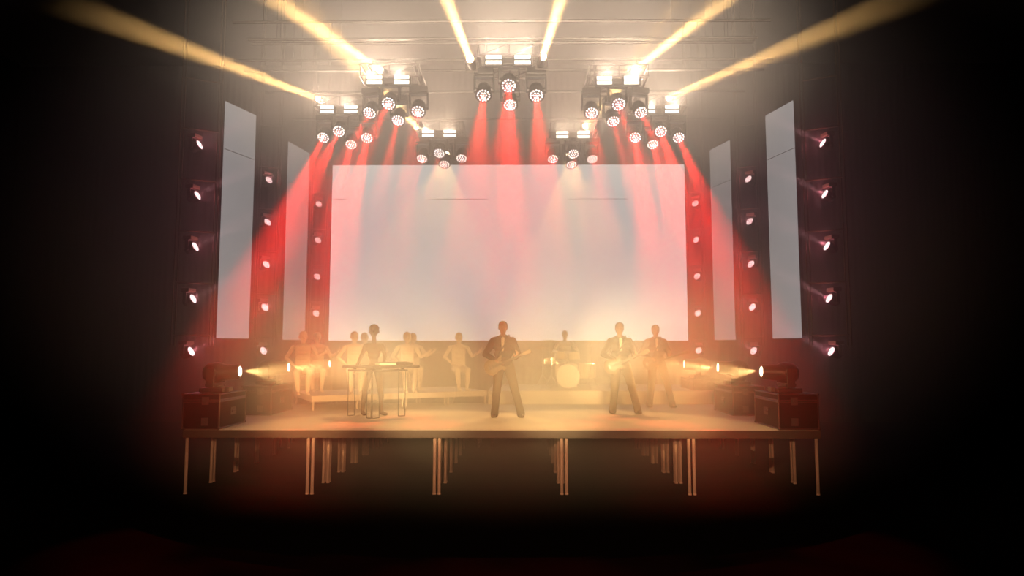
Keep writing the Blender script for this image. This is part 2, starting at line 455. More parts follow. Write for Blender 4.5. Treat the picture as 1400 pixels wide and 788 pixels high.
def ln(v): return V(v).normalized()
POS4 = ('leftmost', 'front', 'rear', 'rightmost')
def fan4(c, spread=.30):
    """beam directions: c is the pod's main direction, heads fan outwards"""
    c = V(c)
    return [ln(c + V((-spread, 0, 0))), ln(c + V((-spread * .25, -.12, .06))), ln(c + V((spread * .25, .10, -.05))), ln(c + V((spread, 0, 0)))]
def heads4(pts, dirs): return [(POS4[i], (*pts[i], 6.62), dirs[i]) for i in range(4)]
PODS = [
 (.13, .92, 'front centre', [(-.314, .89), (.127, .449), (.141, 1.356), (.599, .898)], fan4((0, -.75, -1), .03), [(-.123, .42), (.357, .42)],
   [('left of the front centre pod', (-.53, .62, 7.16), (-.765, -.9, 7.40)), ('right of the front centre pod', (.70, .62, 7.20), (.905, -.9, 7.39))], (.85, 15)),
 (-2.02, 1.74, 'left front', [(-2.471, 1.754), (-2.025, 1.264), (-2.014, 2.166), (-1.559, 1.683)], fan4((-.09, -.78, -1), .10), [(-2.276, 1.25), (-1.792, 1.25)],
   [('above the left front pod', (-2.311, 1.9, 7.50), (-3.389, -.7, 7.52))], (.5, 12)),
 (2.09, 1.80, 'right front', [(1.646, 1.789), (2.079, 1.336), (2.111, 2.265), (2.556, 1.777)], fan4((.09, -.78, -1), .10), [(1.822, 1.30), (2.306, 1.30)],
   [('above the right front pod', (2.476, 1.9, 7.50), (3.429, -.5, 7.60))], (.5, 12)),
 (-3.30, 3.26, 'outer left', [(-3.744, 3.222), (-3.32, 2.819), (-3.287, 3.71), (-2.849, 3.254)], fan4((-.01, -.86, -1), .07), [(-3.544, 2.75), (-3.067, 2.75)],
   [('above the outer left pod', (-3.788, 3.0, 7.36), (-6.301, 0, 7.56))], (1.7, 11)),
 (3.15, 3.31, 'outer right', [(2.705, 3.277), (3.149, 2.874), (3.163, 3.765), (3.604, 3.285)], fan4((.01, -.86, -1), .07), [(2.89, 2.80), (3.359, 2.80)],
   [('above the outer right pod', (3.33, 3.0, 7.36), (5.792, 0, 7.57))], (1.7, 11)),
 (-1.47, 4.83, 'left rear', [(-1.925, 4.827), (-1.479, 4.386), (-1.462, 5.302), (-1.014, 4.804)], fan4((-.07, -.65, -1), .04), [(-1.722, 4.31), (-1.24, 4.31)],
   [('above the left rear pod', (-2.043, 5.0, 7.38), (-3.075, -.3, 7.62))], (.28, 10)),
 (1.54, 4.90, 'right rear', [(1.087, 4.883), (1.525, 4.47), (1.553, 5.36), (1.997, 4.891)], fan4((.09, -.65, -1), .05), [(1.271, 4.42), (1.747, 4.42)],
   [('above the right rear pod', (1.847, 5.0, 7.44), (2.922, -.3, 7.64))], (.28, 10)),
]
for (px, py, nm, pts, dirs, bl, bm, fan) in PODS:
    pod(px, py, nm, heads4(pts, dirs), [(('left', 'right')[i], b[0], b[1], 7.05) for i, b in enumerate(bl)], bm, fan)

# amber key spots hung behind the pods, aimed down at the performers
for lab, p, q, w, ang in (('left rear pod', (-1.47, 5.75, 7.0), (-1.6, 1.3, 1.0), 1.0, 40), ('right rear pod', (1.54, 5.85, 7.0), (1.7, 1.4, 1.0), 1.0, 40)):
    D = ln(V(q) - V(p))
    g = thing('key_spotlight', 'dark profile spotlight hanging behind the %s' % lab, 'stage light', p, 'amber key spotlights')
    MB().lathe([(.05, -.34), (.09, -.32), (.09, -.05), (.10, 0), (.085, .002), (.08, -.03)], TRS(p, frame_z(D)), n=18).build('barrel', BLACK, g, smooth=True)
    MB().lathe([(.08, -.028), (.08, -.024), (.02, -.022)], TRS(p, frame_z(D)), n=18).build('lens', AMBERL, g)
    y = MB(); q0 = V(p) - D * .15
    for k in (-1, 1): y.tube(q0 + V((k * .11, 0, 0)), q0 + V((k * .11, 0, .22)), .012, n=8)
    y.tube(q0 + V((-.12, 0, .22)), q0 + V((.12, 0, .22)), .012, n=8); y.tube(q0 + V((0, 0, .22)), (q0.x, q0.y, ZP), .016, n=8)
    y.build('yoke', GREYP, g)
    spot('key_beam', V(p) + D * .03, D, P_KEY * w, AMB, ang, .18, .04, g)

# unseen amber lamps added behind the camera to make the low stage haze glow
for p, q, w, cc in (((-2, -14.5, 4.6), (-3.3, 3.5, 1.3), .82, (1.0, .56, .19)), ((-.8, -14.5, 4.6), (-1.3, 3.5, 1.3), .95, (1.0, .66, .27)),
                    ((.8, -14.5, 4.6), (.9, 4.0, 1.3), 1.15, (1.0, .72, .30)), ((2, -14.5, 4.6), (3.0, 4.0, 1.3), .9, (1.0, .62, .22))):
    spot('added_glow_beam', p, ln(V(q) - V(p)), P_GLOW_ADD * w, cc, 9.5, .8, .10)

for p, q, w in (((1.2, -14.5, 4.0), (2.05, 5.5, 1.85), 1.7), ((-1.0, -14.5, 4.0), (-2.3, 4.5, 1.6), 1.2)):
    spot('added_glow_beam', p, ln(V(q) - V(p)), P_GLOW_ADD * .9 * w, (1.0, .74, .36), 6.0, 1.0, .04)  # narrow unseen lamps added for two compact glows behind the performers
for x, xt in ((-1.0, -2.2), (1.0, 2.2)):
    spot('added_haze_wash', (x, -15.5, 3.2), ln(V((xt, 3.0, 8.3)) - V((x, -15.5, 3.2))), P_HAZE_ADD, WARM, 24, 1.0, .2)  # unseen lamps added to brighten the haze evenly around the pods
spot('added_leg_fill', (0, -14.5, 3.6), ln((0, 14, -2.8)), 7000, (1.0, .50, .22), 44, .8, .15)  # dim unseen fill lamp added to lift the platform legs

# ------------------------------------------------------------------ side light ladders
def ladder(side, name, x, y, rot, hw, zs, D, lamp_led, watts):
    t = thing('ladder_truss', '%s hanging ladder truss carrying a column of pink lights %s of the stage' % (name, side), 'truss', (x, y, zs[0] + .11), 'ladder trusses beside the screens')
    M = TRS((x, y, 0), Rz(rot)); b = MB()
    for q in (-hw, hw):
        for e in (-.03, .03):
            b.tube(M @ V((q + e, 0, zs[0] + .11)), M @ V((q + e, 0, ZC - .005)), .014, n=8)
    b.build('rails', LADD, t, smooth=True)
    zz = [z + .30 for z in zs] + [zs[-1] + 1.30]
    for z in zz:
        MB().tube(M @ V((-hw, 0, z)), M @ V((hw, 0, z)), .019, n=8).build('rung', LADD, t, smooth=True)
    words = ['lowest', 'second lowest', 'middle', 'second highest', 'highest']
    for i, z in enumerate(zs):
        c = M @ V((0, 0, 0)); w = words[i]
        g, top = wash_head('ladder_light', '%s pink light on the %s ladder truss %s of the stage' % (w, name, side), 'stage light',
                           'pink lights on the ladder trusses', V((c.x, c.y - .02, z)), D, R=.085, led=lamp_led, sc=.70, basem=LADD)
        L = V((c.x, c.y - .02, z)) + V(D).normalized() * .05
        spot('ladder_beam', L, D, P_TOWER * watts, PINK, 22, .8, .018, g)
        point('lamp_glow', L + V(D).normalized() * .03, P_TOWER * .030, (1.0, .22, .30), .03, g)
def zs(n0): return [2.225 + k * 1.0 for k in range(n0, 5)]
ladder('left', 'outermost', -5.90, 2.4, math.radians(25), .33, zs(0), (.90, -.12, .42), LEDP, 1)
ladder('left', 'middle', -5.57, 5.2, math.radians(20), .22, zs(0), (.77, -.46, .42), LEDP, 1)
ladder('left', 'innermost', -5.18, 7.9, math.radians(15), .20, zs(0), (.60, -.70, .36), LEDP, 1)
ladder('right', 'outermost', 6.15, 2.4, math.radians(-25), .33, zs(0), (-.90, -.12, .42), LEDP, 1)
ladder('right', 'middle', 5.66, 5.2, math.radians(-20), .22, zs(0), (-.77, -.46, .42), LEDP, 1)
ladder('right', 'innermost', 5.12, 7.9, math.radians(-15), .20, zs(0), (-.60, -.70, .36), LEDP, 1)

# ------------------------------------------------------------------ flight cases and big moving heads
def flight_case(label, x0, x1, y0, y1, z, h=.58):
    t = thing('flight_case', label, 'flight case', ((x0 + x1) / 2, (y0 + y1) / 2, z), 'flight cases at the stage sides')
    cx, cy = (x0 + x1) / 2, (y0 + y1) / 2; w, d = x1 - x0, y1 - y0
    MB().box((cx, cy, z + h * .40), (w, d, h * .80 - .006)).build('case_body', CASE, t, bevel=.004)
    MB().box((cx, cy, z + h * .90), (w, d, h * .20 - .006)).build('lid', CASE, t, bevel=.004)
    e = MB(); r = .012
    for zz in (z + .014, z + h * .8 - .014, z + h * .8 + .014, z + h - .008):
        for a, b in (((x0, y0), (x1, y0)), ((x1, y0), (x1, y1)), ((x1, y1), (x0, y1)), ((x0, y1), (x0, y0))):
            e.tube((*a, zz), (*b, zz), r, n=6)
    for a in ((x0, y0), (x1, y0), (x1, y1), (x0, y1)): e.tube((*a, z), (*a, z + h), r * 1.2, n=6)
    e.build('edge_trim', CASEE, t)
    for a in ((x0, y0), (x1, y0), (x1, y1), (x0, y1)):
        for zz in (z + .02, z + h - .01): MB().ball((*a, zz), .026, n=10).build('corner_ball', CASEE, t, smooth=True)
    s = 1 if cx < 0 else -1
    for zz in (z + h * .22, z + h * .80):
        l = MB().box((cx + s * .07, y0 - .010, zz), (.11, .016, .12)); l.box((cx + s * .07, y0 - .022, zz), (.035, .012, .05)); l.build('latch', LATCH, t, bevel=.003)
    xs = x1 if cx < 0 else x0; q = 1 if cx < 0 else -1
    hb = MB().box((xs + q * .008, cy, z + h * .45), (.012, .20, .12)); hb.tube((xs + q * .022, cy - .06, z + h * .45), (xs + q * .022, cy + .06, z + h * .45), .012, n=8)
    hb.build('handle', LATCH, t)
    return t
def big_head(label, x, y, z, D, lens):
    D = V(D).normalized(); lens = V(lens)
    hd = V((D.x, D.y, 0)).normalized(); side = V((-hd.y, hd.x, 0))
    piv = V((x, y, lens.z - .02))
    D = (lens - piv).normalized(); hd = V((D.x, D.y, 0)).normalized(); side = V((-hd.y, hd.x, 0))
    F = Matrix((hd, side, V((0, 0, 1)))).transposed()
    t = thing('moving_head_light', label, 'stage light', (x, y, z), 'large moving heads on the flight cases')
    b = MB().box((0, 0, .035), (.40, .36, .07), TRS((x, y, z), F)); b.build('base', BLACK, t, bevel=.012)
    MB().box((.235, -.02, .045), (.07, .16, .075), TRS((x, y, z), F)).build('connector_box', GREYP, t, bevel=.006)
    MB().lathe([(.13, .07), (.13, .10), (.09, .115)], TRS((x, y, z)), n=20).build('pan_bearing', BLACK, t, smooth=True)
    yk = MB(); yz = piv.z - z
    yk.box((0, 0, .125), (.16, .46, .05), TRS((x, y, z), F))
    for q in (-1, 1):
        yk.box((0, q * .215, (.10 + yz + .02) / 2 + .02), (.13, .035, yz + .02 - .10 + .08), TRS((x, y, z), F))
        yk.tube(piv + side * q * .232, piv + side * q * .15, .075, n=18)
    yk.build('yoke', BLACK, t, bevel=.01)
    H = TRS(piv, frame_z(D)); Lh = (lens - piv).length
    hh = MB().lathe([(.05, -.205), (.115, -.18), (.16, -.12), (.175, -.03), (.175, .05), (.155, .10), (.135, .13), (.125, Lh - .03), (.115, Lh), (.085, Lh + .004), (.085, Lh - .012)], H, n=28)
    hh.build('head', BLACK, t, smooth=True)
    MB().lathe([(.083, Lh - .010), (.083, Lh - .004), (.03, Lh)], H, n=24).build('lens', AMBERL, t)
    return t, D
EYE = [
 # side word, x range, case y range, case base z, case h, lens position
 ('left', 'front', (-5.05, -4.47), (.40, 1.44), 1.0, .56),
 ('left', 'second', (-5.03, -4.47), (2.70, 3.90), 1.0, .56),
 ('left', 'rear', (-5.03, -4.47), (5.78, 6.98), .80, .76),
 ('right', 'front', (4.40, 5.02), (.42, 1.50), 1.0, .56),
 ('right', 'second', (4.38, 5.00), (2.68, 3.88), 1.0, .56),
 ('right', 'rear', (4.38, 4.98), (5.55, 6.75), 1.30, .26)]
for (sd, od, xr, yr, z, h) in EYE:
    s = 1 if sd == 'left' else -1
    desc = {'front': 'dark red-lit flight case at the front %s corner of the stage', 'second': 'dark flight case further back along the %s edge of the stage',
            'rear': 'rearmost flight case behind the others on the %s side of stage'}[od] % sd
    flight_case(desc, *xr, *yr, z, h)
    cy = {'front': .90, 'second': 3.3, 'rear': 6.05 if sd == 'right' else 6.3}[od]; cx = sum(xr) / 2
    lx = {'left': cx + .40, 'right': cx - .40}[sd]
    lens = (lx, cy + .0, z + h + .34)
    g, D = big_head('black moving head glowing amber on the %s flight case %s of the stage' % (od, sd), cx, cy, z + h + .004, (s, -.3, .03), lens)
    tgt = V((0, cy + (.4 if od == 'front' else -.3), z + h + .15))
    spot('floor_beam', V(lens) + D * .10, V((s * 1.0, -.02 if od == 'front' else -.12, -.06)), P_FLOOR * (1 if od != 'rear' else .8), AMB, 46, .9, .015, g)

# ------------------------------------------------------------------ people
def hand(mb, w, d, n, th, s=1.0, curl=.5):
    """w wrist, d pointing direction, n palm normal (where the fingers curl), th thumb side"""
    w = V(w); d = V(d).normalized(); n = V(n); n = (n - d * n.dot(d)).normalized(); t = d.cross(n)
    if t.dot(V(th)) < 0: t = -t
    R = Matrix((t, d, n)).transposed()
    mb.ball(w + d * .045 * s, (.040 * s, .052 * s, .018 * s), R, 14)
    mb.caps(w, w + d * .04 * s, .026 * s, .028 * s, 10)
    for i, (o, L) in enumerate(((.030, .074), (.010, .082), (-.011, .076), (-.031, .060))):
        p = w + d * .088 * s + t * o * s; dd = d.copy(); r = .0098 * s
        for k, f in enumerate((.45, .32, .25)):
            a = curl * (.55 + .35 * k)
            dd = (dd * math.cos(a) + (n if k < 3 else n) * math.sin(a)).normalized() if k else (d * math.cos(curl * .6) + n * math.sin(curl * .6)).normalized()
            q = p + dd * L * f * s; mb.caps(p, q, r, r * .92, 8); p = q; r *= .92
    p = w + d * .03 * s + t * .032 * s
    q = p + (d * .6 + t * .7 + n * .35).normalized() * .042 * s; mb.caps(p, q, .013 * s, .011 * s, 8)
    mb.caps(q, q + (d * .9 + t * .15 + n * .45).normalized() * .032 * s, .011 * s, .009 * s, 8)

def face_head(mb, c, s=1.0, yaw=0.0, egg=False):
    R = Rz(yaw); c = V(c)
    def P(x, y, z): return c + R @ (V((x, y, z)) * s)
    mb.ball(P(0, .008, .028), (.077 * s, .092 * s, .092 * s), R, 20)
    mb.ball(P(0, -.018, -.040), (.058 * s, .066 * s, .078 * s), R, 18)
    mb.ball(P(0, -.045, -.088), (.030 * s, .028 * s, .024 * s), R, 12)
    mb.caps(P(0, -.082, .012), P(0, -.100, -.026), .011 * s, .016 * s, 10)
    mb.ball(P(0, -.078, .030), (.052 * s, .020 * s, .010 * s), R, 12)
    mb.ball(P(0, -.078, -.058), (.024 * s, .012 * s, .006 * s), R, 10)
    mb.ball(P(0, -.076, -.070), (.020 * s, .012 * s, .007 * s), R, 10)
    for q in (-1, 1):
        mb.ball(P(q * .077, .008, -.008), (.010 * s, .020 * s, .032 * s), R, 10)
        mb.ball(P(q * .030, -.078, .006), (.014 * s, .010 * s, .009 * s), R, 10)

def limb(mb, pts, rs, n=12):
    for i in range(len(pts) - 1): mb.caps(pts[i], pts[i + 1], rs[i], rs[i + 1], n)

# --- seated cream mannequin (faces -Y, feet on z=0)
def seated(shared=[]):
    b = MB()
    face_head(b, (0, 0, 1.225), 1.12, .25)
    b.caps((0, .02, 1.06), (0, .005, 1.15), .050, .047)
    # flat-shouldered torso
    for (z, w, d) in ((1.00, .185, .085), (.90, .180, .10), (.78, .165, .10), (.66, .150, .095), (.56, .150, .10)):
        b.ball((0, .02, z), (w, d, .085), None, 18)
    b.box((0, .02, .79), (.30, .13, .44))
    b.caps((-.14, .02, 1.015), (.14, .02, 1.015), .046)
    b.ball((0, .02, .50), (.155, .115, .085), None, 16)
    # legs
    for hip, kn, an, toe in (((-.085, .0, .50), (-.115, -.40, .475), (-.075, -.395, .075), (-.065, -.53, .035)),
                             ((.085, .0, .50), (.135, -.40, .475), (.110, -.385, .075), (.135, -.52, .035))):
        limb(b, [hip, kn], [.090, .066]); limb(b, [kn, V(kn) * .45 + V(an) * .55, an], [.062, .056, .036])
        b.caps(V(an) + V((0, .02, -.035)), toe, .036, .030); b.ball(V(toe) + V((0, .01, -.004)), (.040, .045, .026))
    # left-of-view arm: elbow out, hand on the thigh; other arm raised outwards
    limb(b, [(-.205, .02, 1.00), (-.34, .0, .775), (-.155, -.20, .60)], [.050, .040, .028])
    hand(b, (-.155, -.20, .60), (.35, -.75, -.12), (0, .1, -1), (1, 0, 0), 1.0, .35)
    limb(b, [(.205, .02, 1.00), (.315, -.02, .79), (.44, -.16, .875)], [.050, .040, .028])
    hand(b, (.44, -.16, .875), (.62, -.45, .55), (-.3, -.5, .5), (-.2, 0, 1), 1.0, .9)
    return b
EYEC = mat('mannequin_eye_shade', (0.20, 0.15, 0.10), 0.5)
seat_pos = [(-4.36, 4.22, .30, 'pale cream mannequin seated at the left end of the choir riser', None),
            (-4.36, 5.25, .30, 'shaded mannequin seated behind the leftmost cream mannequin', None),
            (-3.30, 4.42, .30, 'seated cream mannequin just left of the standing figure at the table', None),
            (-3.32, 5.50, .30, 'seated mannequin half hidden between a seated mannequin and the table figure', None),
            (-2.24, 5.00, .30, 'seated hazy mannequin behind the right end of the table, arm raised', None),
            (-2.27, 6.10, .30, 'seated mannequin almost hidden behind the one at the table end', None),
            (-1.12, 5.65, .30, 'seated dim mannequin alone at the right end of the choir riser', None)]
sb = None
for (x, y, a, lab, _) in seat_pos:
    t = thing('seated_mannequin', lab, 'mannequin', (x, y, 1.301), 'seated mannequins on the choir riser')
    t.rotation_euler = (0, 0, a)
    o = organic(seated() if sb is None else None, 'body', CREAM, t, .009, 3, sb); sb = o.data

# --- standing slender mannequin behind the table
def dj():
    b = MB()
    b.ball((0, 0, 1.665), (.098, .108, .088), None, 20); b.ball((0, -.015, 1.60), (.082, .088, .085), None, 18)
    b.ball((0, -.03, 1.53), (.050, .055, .055), None, 14); b.caps((0, -.10, 1.62), (0, -.112, 1.585), .010, .014, 8)
    for q in (-1, 1): b.ball((q * .098, .01, 1.60), (.010, .018, .028)); b.ball((q * .034, -.098, 1.625), (.016, .010, .010))
    b.ball((0, -.082, 1.54), (.022, .012, .008))
    b.caps((0, .01, 1.38), (0, .0, 1.52), .042, .040)
    b.caps((-.13, .01, 1.335), (.13, .01, 1.335), .048); b.ball((0, .01, 1.27), (.150, .090, .11), None, 18)
    b.ball((0, .01, 1.15), (.118, .080, .10), None, 16); b.ball((0, .01, 1.03), (.088, .070, .09), None, 16); b.ball((0, .01, .92), (.135, .090, .09), None, 16)
    limb(b, [(-.165, .01, 1.325), (-.235, -.02, 1.13), (-.255, -.20, .992)], [.044, .038, .026])
    hand(b, (-.255, -.20, .992), (.1, -1, -.15), (0, -.1, -1), (1, 0, 0), .95, .25)
    limb(b, [(.165, .01, 1.325), (.225, -.02, 1.13), (.235, -.21, 1.000)], [.044, .038, .026])
    hand(b, (.235, -.21, 1.0), (.05, -1, -.15), (0, -.1, -1), (-1, 0, 0), .95, .25)
    limb(b, [(-.080, .01, .89), (-.150, -.03, .49), (-.205, .03, .09)], [.080, .056, .036]); b.ball((-.165, .03, .36), (.052, .056, .12))
    limb(b, [(.085, .01, .89), (.150, -.03, .49), (.160, .03, .09)], [.080, .056, .036]); b.ball((.155, .035, .36), (.052, .056, .12))
    b.caps((-.205, .045, .045), (-.14, -.10, .036), .040, .030); b.ball((-.13, -.115, .030), (.045, .05, .028))
    b.caps((.160, .045, .045), (.25, -.075, .036), .040, .030); b.ball((.265, -.09, .030), (.045, .05, .028))
    return b
t = thing('standing_mannequin', 'slender tan mannequin with egg-shaped head standing behind the table', 'mannequin', (-2.52, 2.74, 1.001))
organic(dj(), 'body', DJM, t, .009, 3)

# --- DJ table: two wings on thin hairpin frames
t = thing('performance_table', 'dark narrow two-level table on thin hairpin legs in front of the mannequin', 'table', (-2.40, 2.35, 1.0))
top = [(-3.10, 2.62), (-2.36, 2.00), (-1.60, 2.60), (-1.72, 2.86), (-2.36, 2.33), (-2.98, 2.86)]
MB().prism(top, .045, Matrix.Translation((0, 0, 1.935))).build('tabletop', TABLE, t, bevel=.006)
low = [(-2.98, 2.60), (-2.40, 2.06), (-1.82, 2.55), (-1.92, 2.70), (-2.40, 2.26), (-2.88, 2.72)]
MB().prism(low, .03, Matrix.Translation((0, 0, 1.865))).build('lower_shelf', TABLE, t, bevel=.004)
sp = MB()
for p in ((-2.85, 2.62), (-2.39, 2.18), (-1.93, 2.60)): sp.box((p[0], p[1], 1.90), (.05, .05, .05))
sp.build('spacer', TABLE, t)
for (a, b) in (((-2.965, 2.60), (-2.86, 2.68)), ((-2.50, 2.13), (-2.405, 2.06)), ((-2.385, 2.06), (-2.28, 2.17)), ((-1.99, 2.52), (-1.87, 2.58))):
    w = MB(); z0 = 1.008
    w.tube((*a, 1.85), (*a, z0), .0065, n=8); w.tube((*b, 1.85), (*b, z0), .0065, n=8); w.tube((*a, z0), (*b, z0), .0065, n=8)
    w.build('hairpin_leg', WIRE, t, smooth=True)
mx = thing('mixer', 'pale slanted mixer lying on the middle of the dark table', 'mixer', (-2.18, 2.42, 1.958), None)
M = TRS((-2.21, 2.36, 1.958), Rz(.62))
MB().box((0, 0, .030), (.34, .20, .045), M).build('mixer_body', WHITEP, mx, bevel=.006)
kb = MB()
for i in range(6):
    for j in range(3): kb.tube(M @ V((-.13 + .052 * i, -.06 + .06 * j, .052)), M @ V((-.13 + .052 * i, -.06 + .06 * j, .068)), .010, n=8)
kb.build('knobs', BLACK, mx)
fd = MB()
for q in (-1, 1):
    for r in (-1, 1): fd.tube(M @ V((q * .14, r * .08, 0)), M @ V((q * .14, r * .08, .01)), .012, n=8)
fd.build('feet', BLACK, mx)
tt = thing('turntable', 'low dark turntable on the right half of the table', 'turntable', (-1.90, 2.56, 1.958), None)
M = TRS((-1.92, 2.575, 1.958), Rz(.68))
MB().box((0, 0, .035), (.32, .22, .05), M).build('plinth', TABLE, tt, bevel=.012)
MB().lathe([(.10, .06), (.102, .066), (.10, .074), (.01, .075)], M @ Matrix.Translation((-.03, 0, 0)), n=24).build('platter', BLACK, tt, smooth=True)
a = MB(); a.tube(M @ V((.12, .07, .06)), M @ V((.12, .07, .095)), .012, n=8); a.tube(M @ V((.12, .07, .092)), M @ V((.06, -.06, .084)), .005, n=6)
a.build('tone_arm', CHROME, tt)
fd = MB()
for q in (-1, 1):
    for r in (-1, 1): fd.tube(M @ V((q * .13, r * .085, 0)), M @ V((q * .13, r * .085, .012)), .014, n=8)
fd.build('feet', BLACK, tt)

# --- guitarists
JT = dict(hR=(-.075, .0, .93), hL=(.115, .0, .93), kR=(-.115, -.03, .50), kL=(.225, -.04, .50), aR=(-.150, .02, .095), aL=(.325, .01, .095),
          sR=(-.180, .01, 1.425), sL=(.180, .01, 1.425), eR=(-.335, .03, 1.17), wR=(-.125, -.215, 1.055), eL=(.290, -.01, 1.165), wL=(.225, -.245, 1.105))
def gbody():
    b = MB(); J = JT
    face_head(b, (0, -.015, 1.668), 1.06, .06)
    b.caps((0, .01, 1.50), (0, -.0, 1.60), .052, .050)
    for (z, w, d) in ((1.40, .165, .10), (1.28, .160, .105), (1.15, .145, .10), (1.03, .145, .10), (.95, .155, .11)):
        b.ball((0.01, .01, z), (w, d, .10), None, 16)
    limb(b, [J['sR'], J['eR'], J['wR']], [.050, .040, .028]); limb(b, [J['sL'], J['eL'], J['wL']], [.050, .040, .028])
    hand(b, J['wR'], (.75, -.15, -.35), (0, 1, -.2), (0, 0, 1), 1.0, .7)
    hand(b, J['wL'], (.35, -.25, .62), (-.45, .35, .7), (0, -.3, 1), 1.0, 1.0)
    limb(b, [J['hR'], J['kR'], J['aR']], [.085, .058, .040]); limb(b, [J['hL'], J['kL'], J['aL']], [.085, .058, .040])
    b.caps(V(J['aR']) + V((0, .02, -.04)), V(J['aR']) + V((-.03, -.13, -.055)), .038, .032)
    b.caps(V(J['aL']) + V((0, .02, -.04)), V(J['aL']) + V((.03, -.13, -.055)), .038, .032)
    return b
def gjacket():
    b = MB(); J = JT
    for (z, w, d) in ((1.405, .190, .120), (1.30, .200, .132), (1.18, .185, .130), (1.06, .180, .130), (.98, .186, .132)):
        b.ball((0.01, .012, z), (w, d, .095), None, 18)
    b.caps((-.10, .012, 1.45), (-.17, .012, 1.415), .062, .064); b.caps((.10, .012, 1.45), (.17, .012, 1.415), .062, .064); b.caps((-.10, .012, 1.43), (.10, .012, 1.43), .07); b.caps((-.055, .02, 1.495), (.055, .02, 1.495), .046)
    for s, e, w in (('sR', 'eR', 'wR'), ('sL', 'eL', 'wL')):
        W = V(J[e]) * .10 + V(J[w]) * .90
        limb(b, [J[s], J[e], W], [.072, .060, .045])
    b.caps((-.02, -.085, 1.50), (-.05, -.125, 1.34), .018); b.caps((.02, -.085, 1.50), (.05, -.125, 1.34), .018)
    return b
def gtrousers():
    b = MB(); J = JT
    b.ball((.02, .01, .955), (.172, .125, .085), None, 18); b.box((.02, .01, .975), (.26, .17, .08))
    for s, e, w, f in (('hR', 'kR', 'aR', -.03), ('hL', 'kL', 'aL', .03)):
        limb(b, [J[s], J[e], V(J[w]) + V((0, 0, .02))], [.105, .078, .068])
        b.caps(V(J[w]) + V((0, 0, .05)), V(J[w]) + V((f * .3, -.015, -.035)), .070, .078)
    return b
def gshoe(an, f):
    b = MB(); a = V(an)
    b.caps(a + V((0, .035, -.048)), a + V((f, -.14, -.055)), .044, .036); b.ball(a + V((f * 1.1, -.165, -.060)), (.044, .06, .030)); b.ball(a + V((0, 0, -.02)), (.046, .06, .05))
    return b
def ghair():
    b = MB(); c = V((0, .004, 1.70))
    b.ball(c + V((0, .006, .006)), (.090, .102, .098), Rz(.06), 20); b.ball(c + V((0, .045, -.05)), (.074, .060, .085), None, 16)
    return b
def outline(kind):
    pts = []
    if kind == 'bass': base = [(.00, .055), (.05, .16), (.10, .19), (.06, .12), (-.02, .115), (-.12, .135), (-.22, .165), (-.32, .13), (-.36, .04), (-.35, -.06), (-.28, -.15), (-.18, -.155), (-.08, -.115), (.02, -.12), (.06, -.16), (.04, -.09), (-.01, -.05)]
    else: base = [(.00, .05), (.05, .13), (.07, .155), (.03, .165), (-.04, .125), (-.12, .120), (-.20, .160), (-.29, .165), (-.36, .11), (-.385, .01), (-.36, -.10), (-.29, -.165), (-.20, -.165), (-.12, -.125), (-.04, -.125), (.02, -.155), (.05, -.13), (.02, -.08), (-.02, -.04)]
    n = len(base)
    for i in range(n):                      # closed Catmull-Rom through the outline
        p0, p1, p2, p3 = [V(base[(i + k - 1) % n]) for k in range(4)]
        for t in (0, .25, .5, .75):
            pts.append(tuple(.5 * ((2 * p1) + (p2 - p0) * t + (2 * p0 - 5 * p1 + 4 * p2 - p3) * t * t + (3 * p1 - p0 - 3 * p2 + p3) * t ** 3)))
    return pts
def build_guitar(kind, label, loc, rot, ang, bodymat, group, tilt=0.0):
    """local frame: x along the neck, y up, z out of the front"""
    c = V(loc)
    t = thing('electric_guitar' if kind != 'bass' else 'bass_guitar', label, 'guitar', c, group)
    ax = V((math.cos(ang), -.10 - tilt, math.sin(ang))).normalized(); out = V((0, -1, 0)); out = (out - ax * out.dot(ax)).normalized(); up = out.cross(ax)
    R = Rz(rot) @ Matrix((ax, up, out)).transposed(); sc = .86; M = TRS(c, R) @ Matrix.Scale(sc, 4); NL = .50 if kind != 'bass' else .64
    MB().prism(outline(kind), .042, M).build('guitar_body', bodymat, t, bevel=.008)
    if kind != 'bass':
        pg = [(x * .72 - .02, y * .62 - .01) for x, y in outline(kind)]
        MB().prism(pg, .004, M @ Matrix.Translation((0, 0, .024))).build('pickguard', GUITP, t)
    nk = MB().box((NL / 2 - .08, 0, .022), (NL + .16 - .0, .050, .024), M); nk.build('neck', MAPLE, t, bevel=.006)
    MB().box((NL / 2 - .08, 0, .037), (NL + .14, .046, .006), M).build('fretboard', TABLE, t)
    hs = [(NL, -.026), (NL + .03, -.038), (NL + .19, -.034), (NL + .20, .0), (NL + .18, .045), (NL + .04, .040), (NL, .026)]
    MB().prism(hs, .016, M @ Matrix.Translation((0, 0, .018))).build('headstock', MAPLE, t, bevel=.003)
    for i in range(4 if kind == 'bass' else 6):
        x = NL + .045 + .13 * i / (3 if kind == 'bass' else 5)
        MB().tube(M @ V((x, .03, .018)), M @ V((x, .068, .018)), .006, n=8).build('tuning_peg', CHROME, t)
    for x in (-.10, -.19): MB().box((x, 0, .034), (.030, .075, .014), M).build('pickup', BLACK, t, bevel=.003)
    MB().box((-.27, 0, .032), (.045, .080, .014), M).build('bridge', CHROME, t, bevel=.003)
    s = MB()
    for i in range(6 if kind != 'bass' else 4):
        yy = -.018 + .036 * i / (5 if kind != 'bass' else 3); s.tube(M @ V((-.27, yy, .044)), M @ V((NL, yy * .9, .043)), .0012, n=5)
    s.build('strings', GREYP, t)
    return t, M
gm = {}
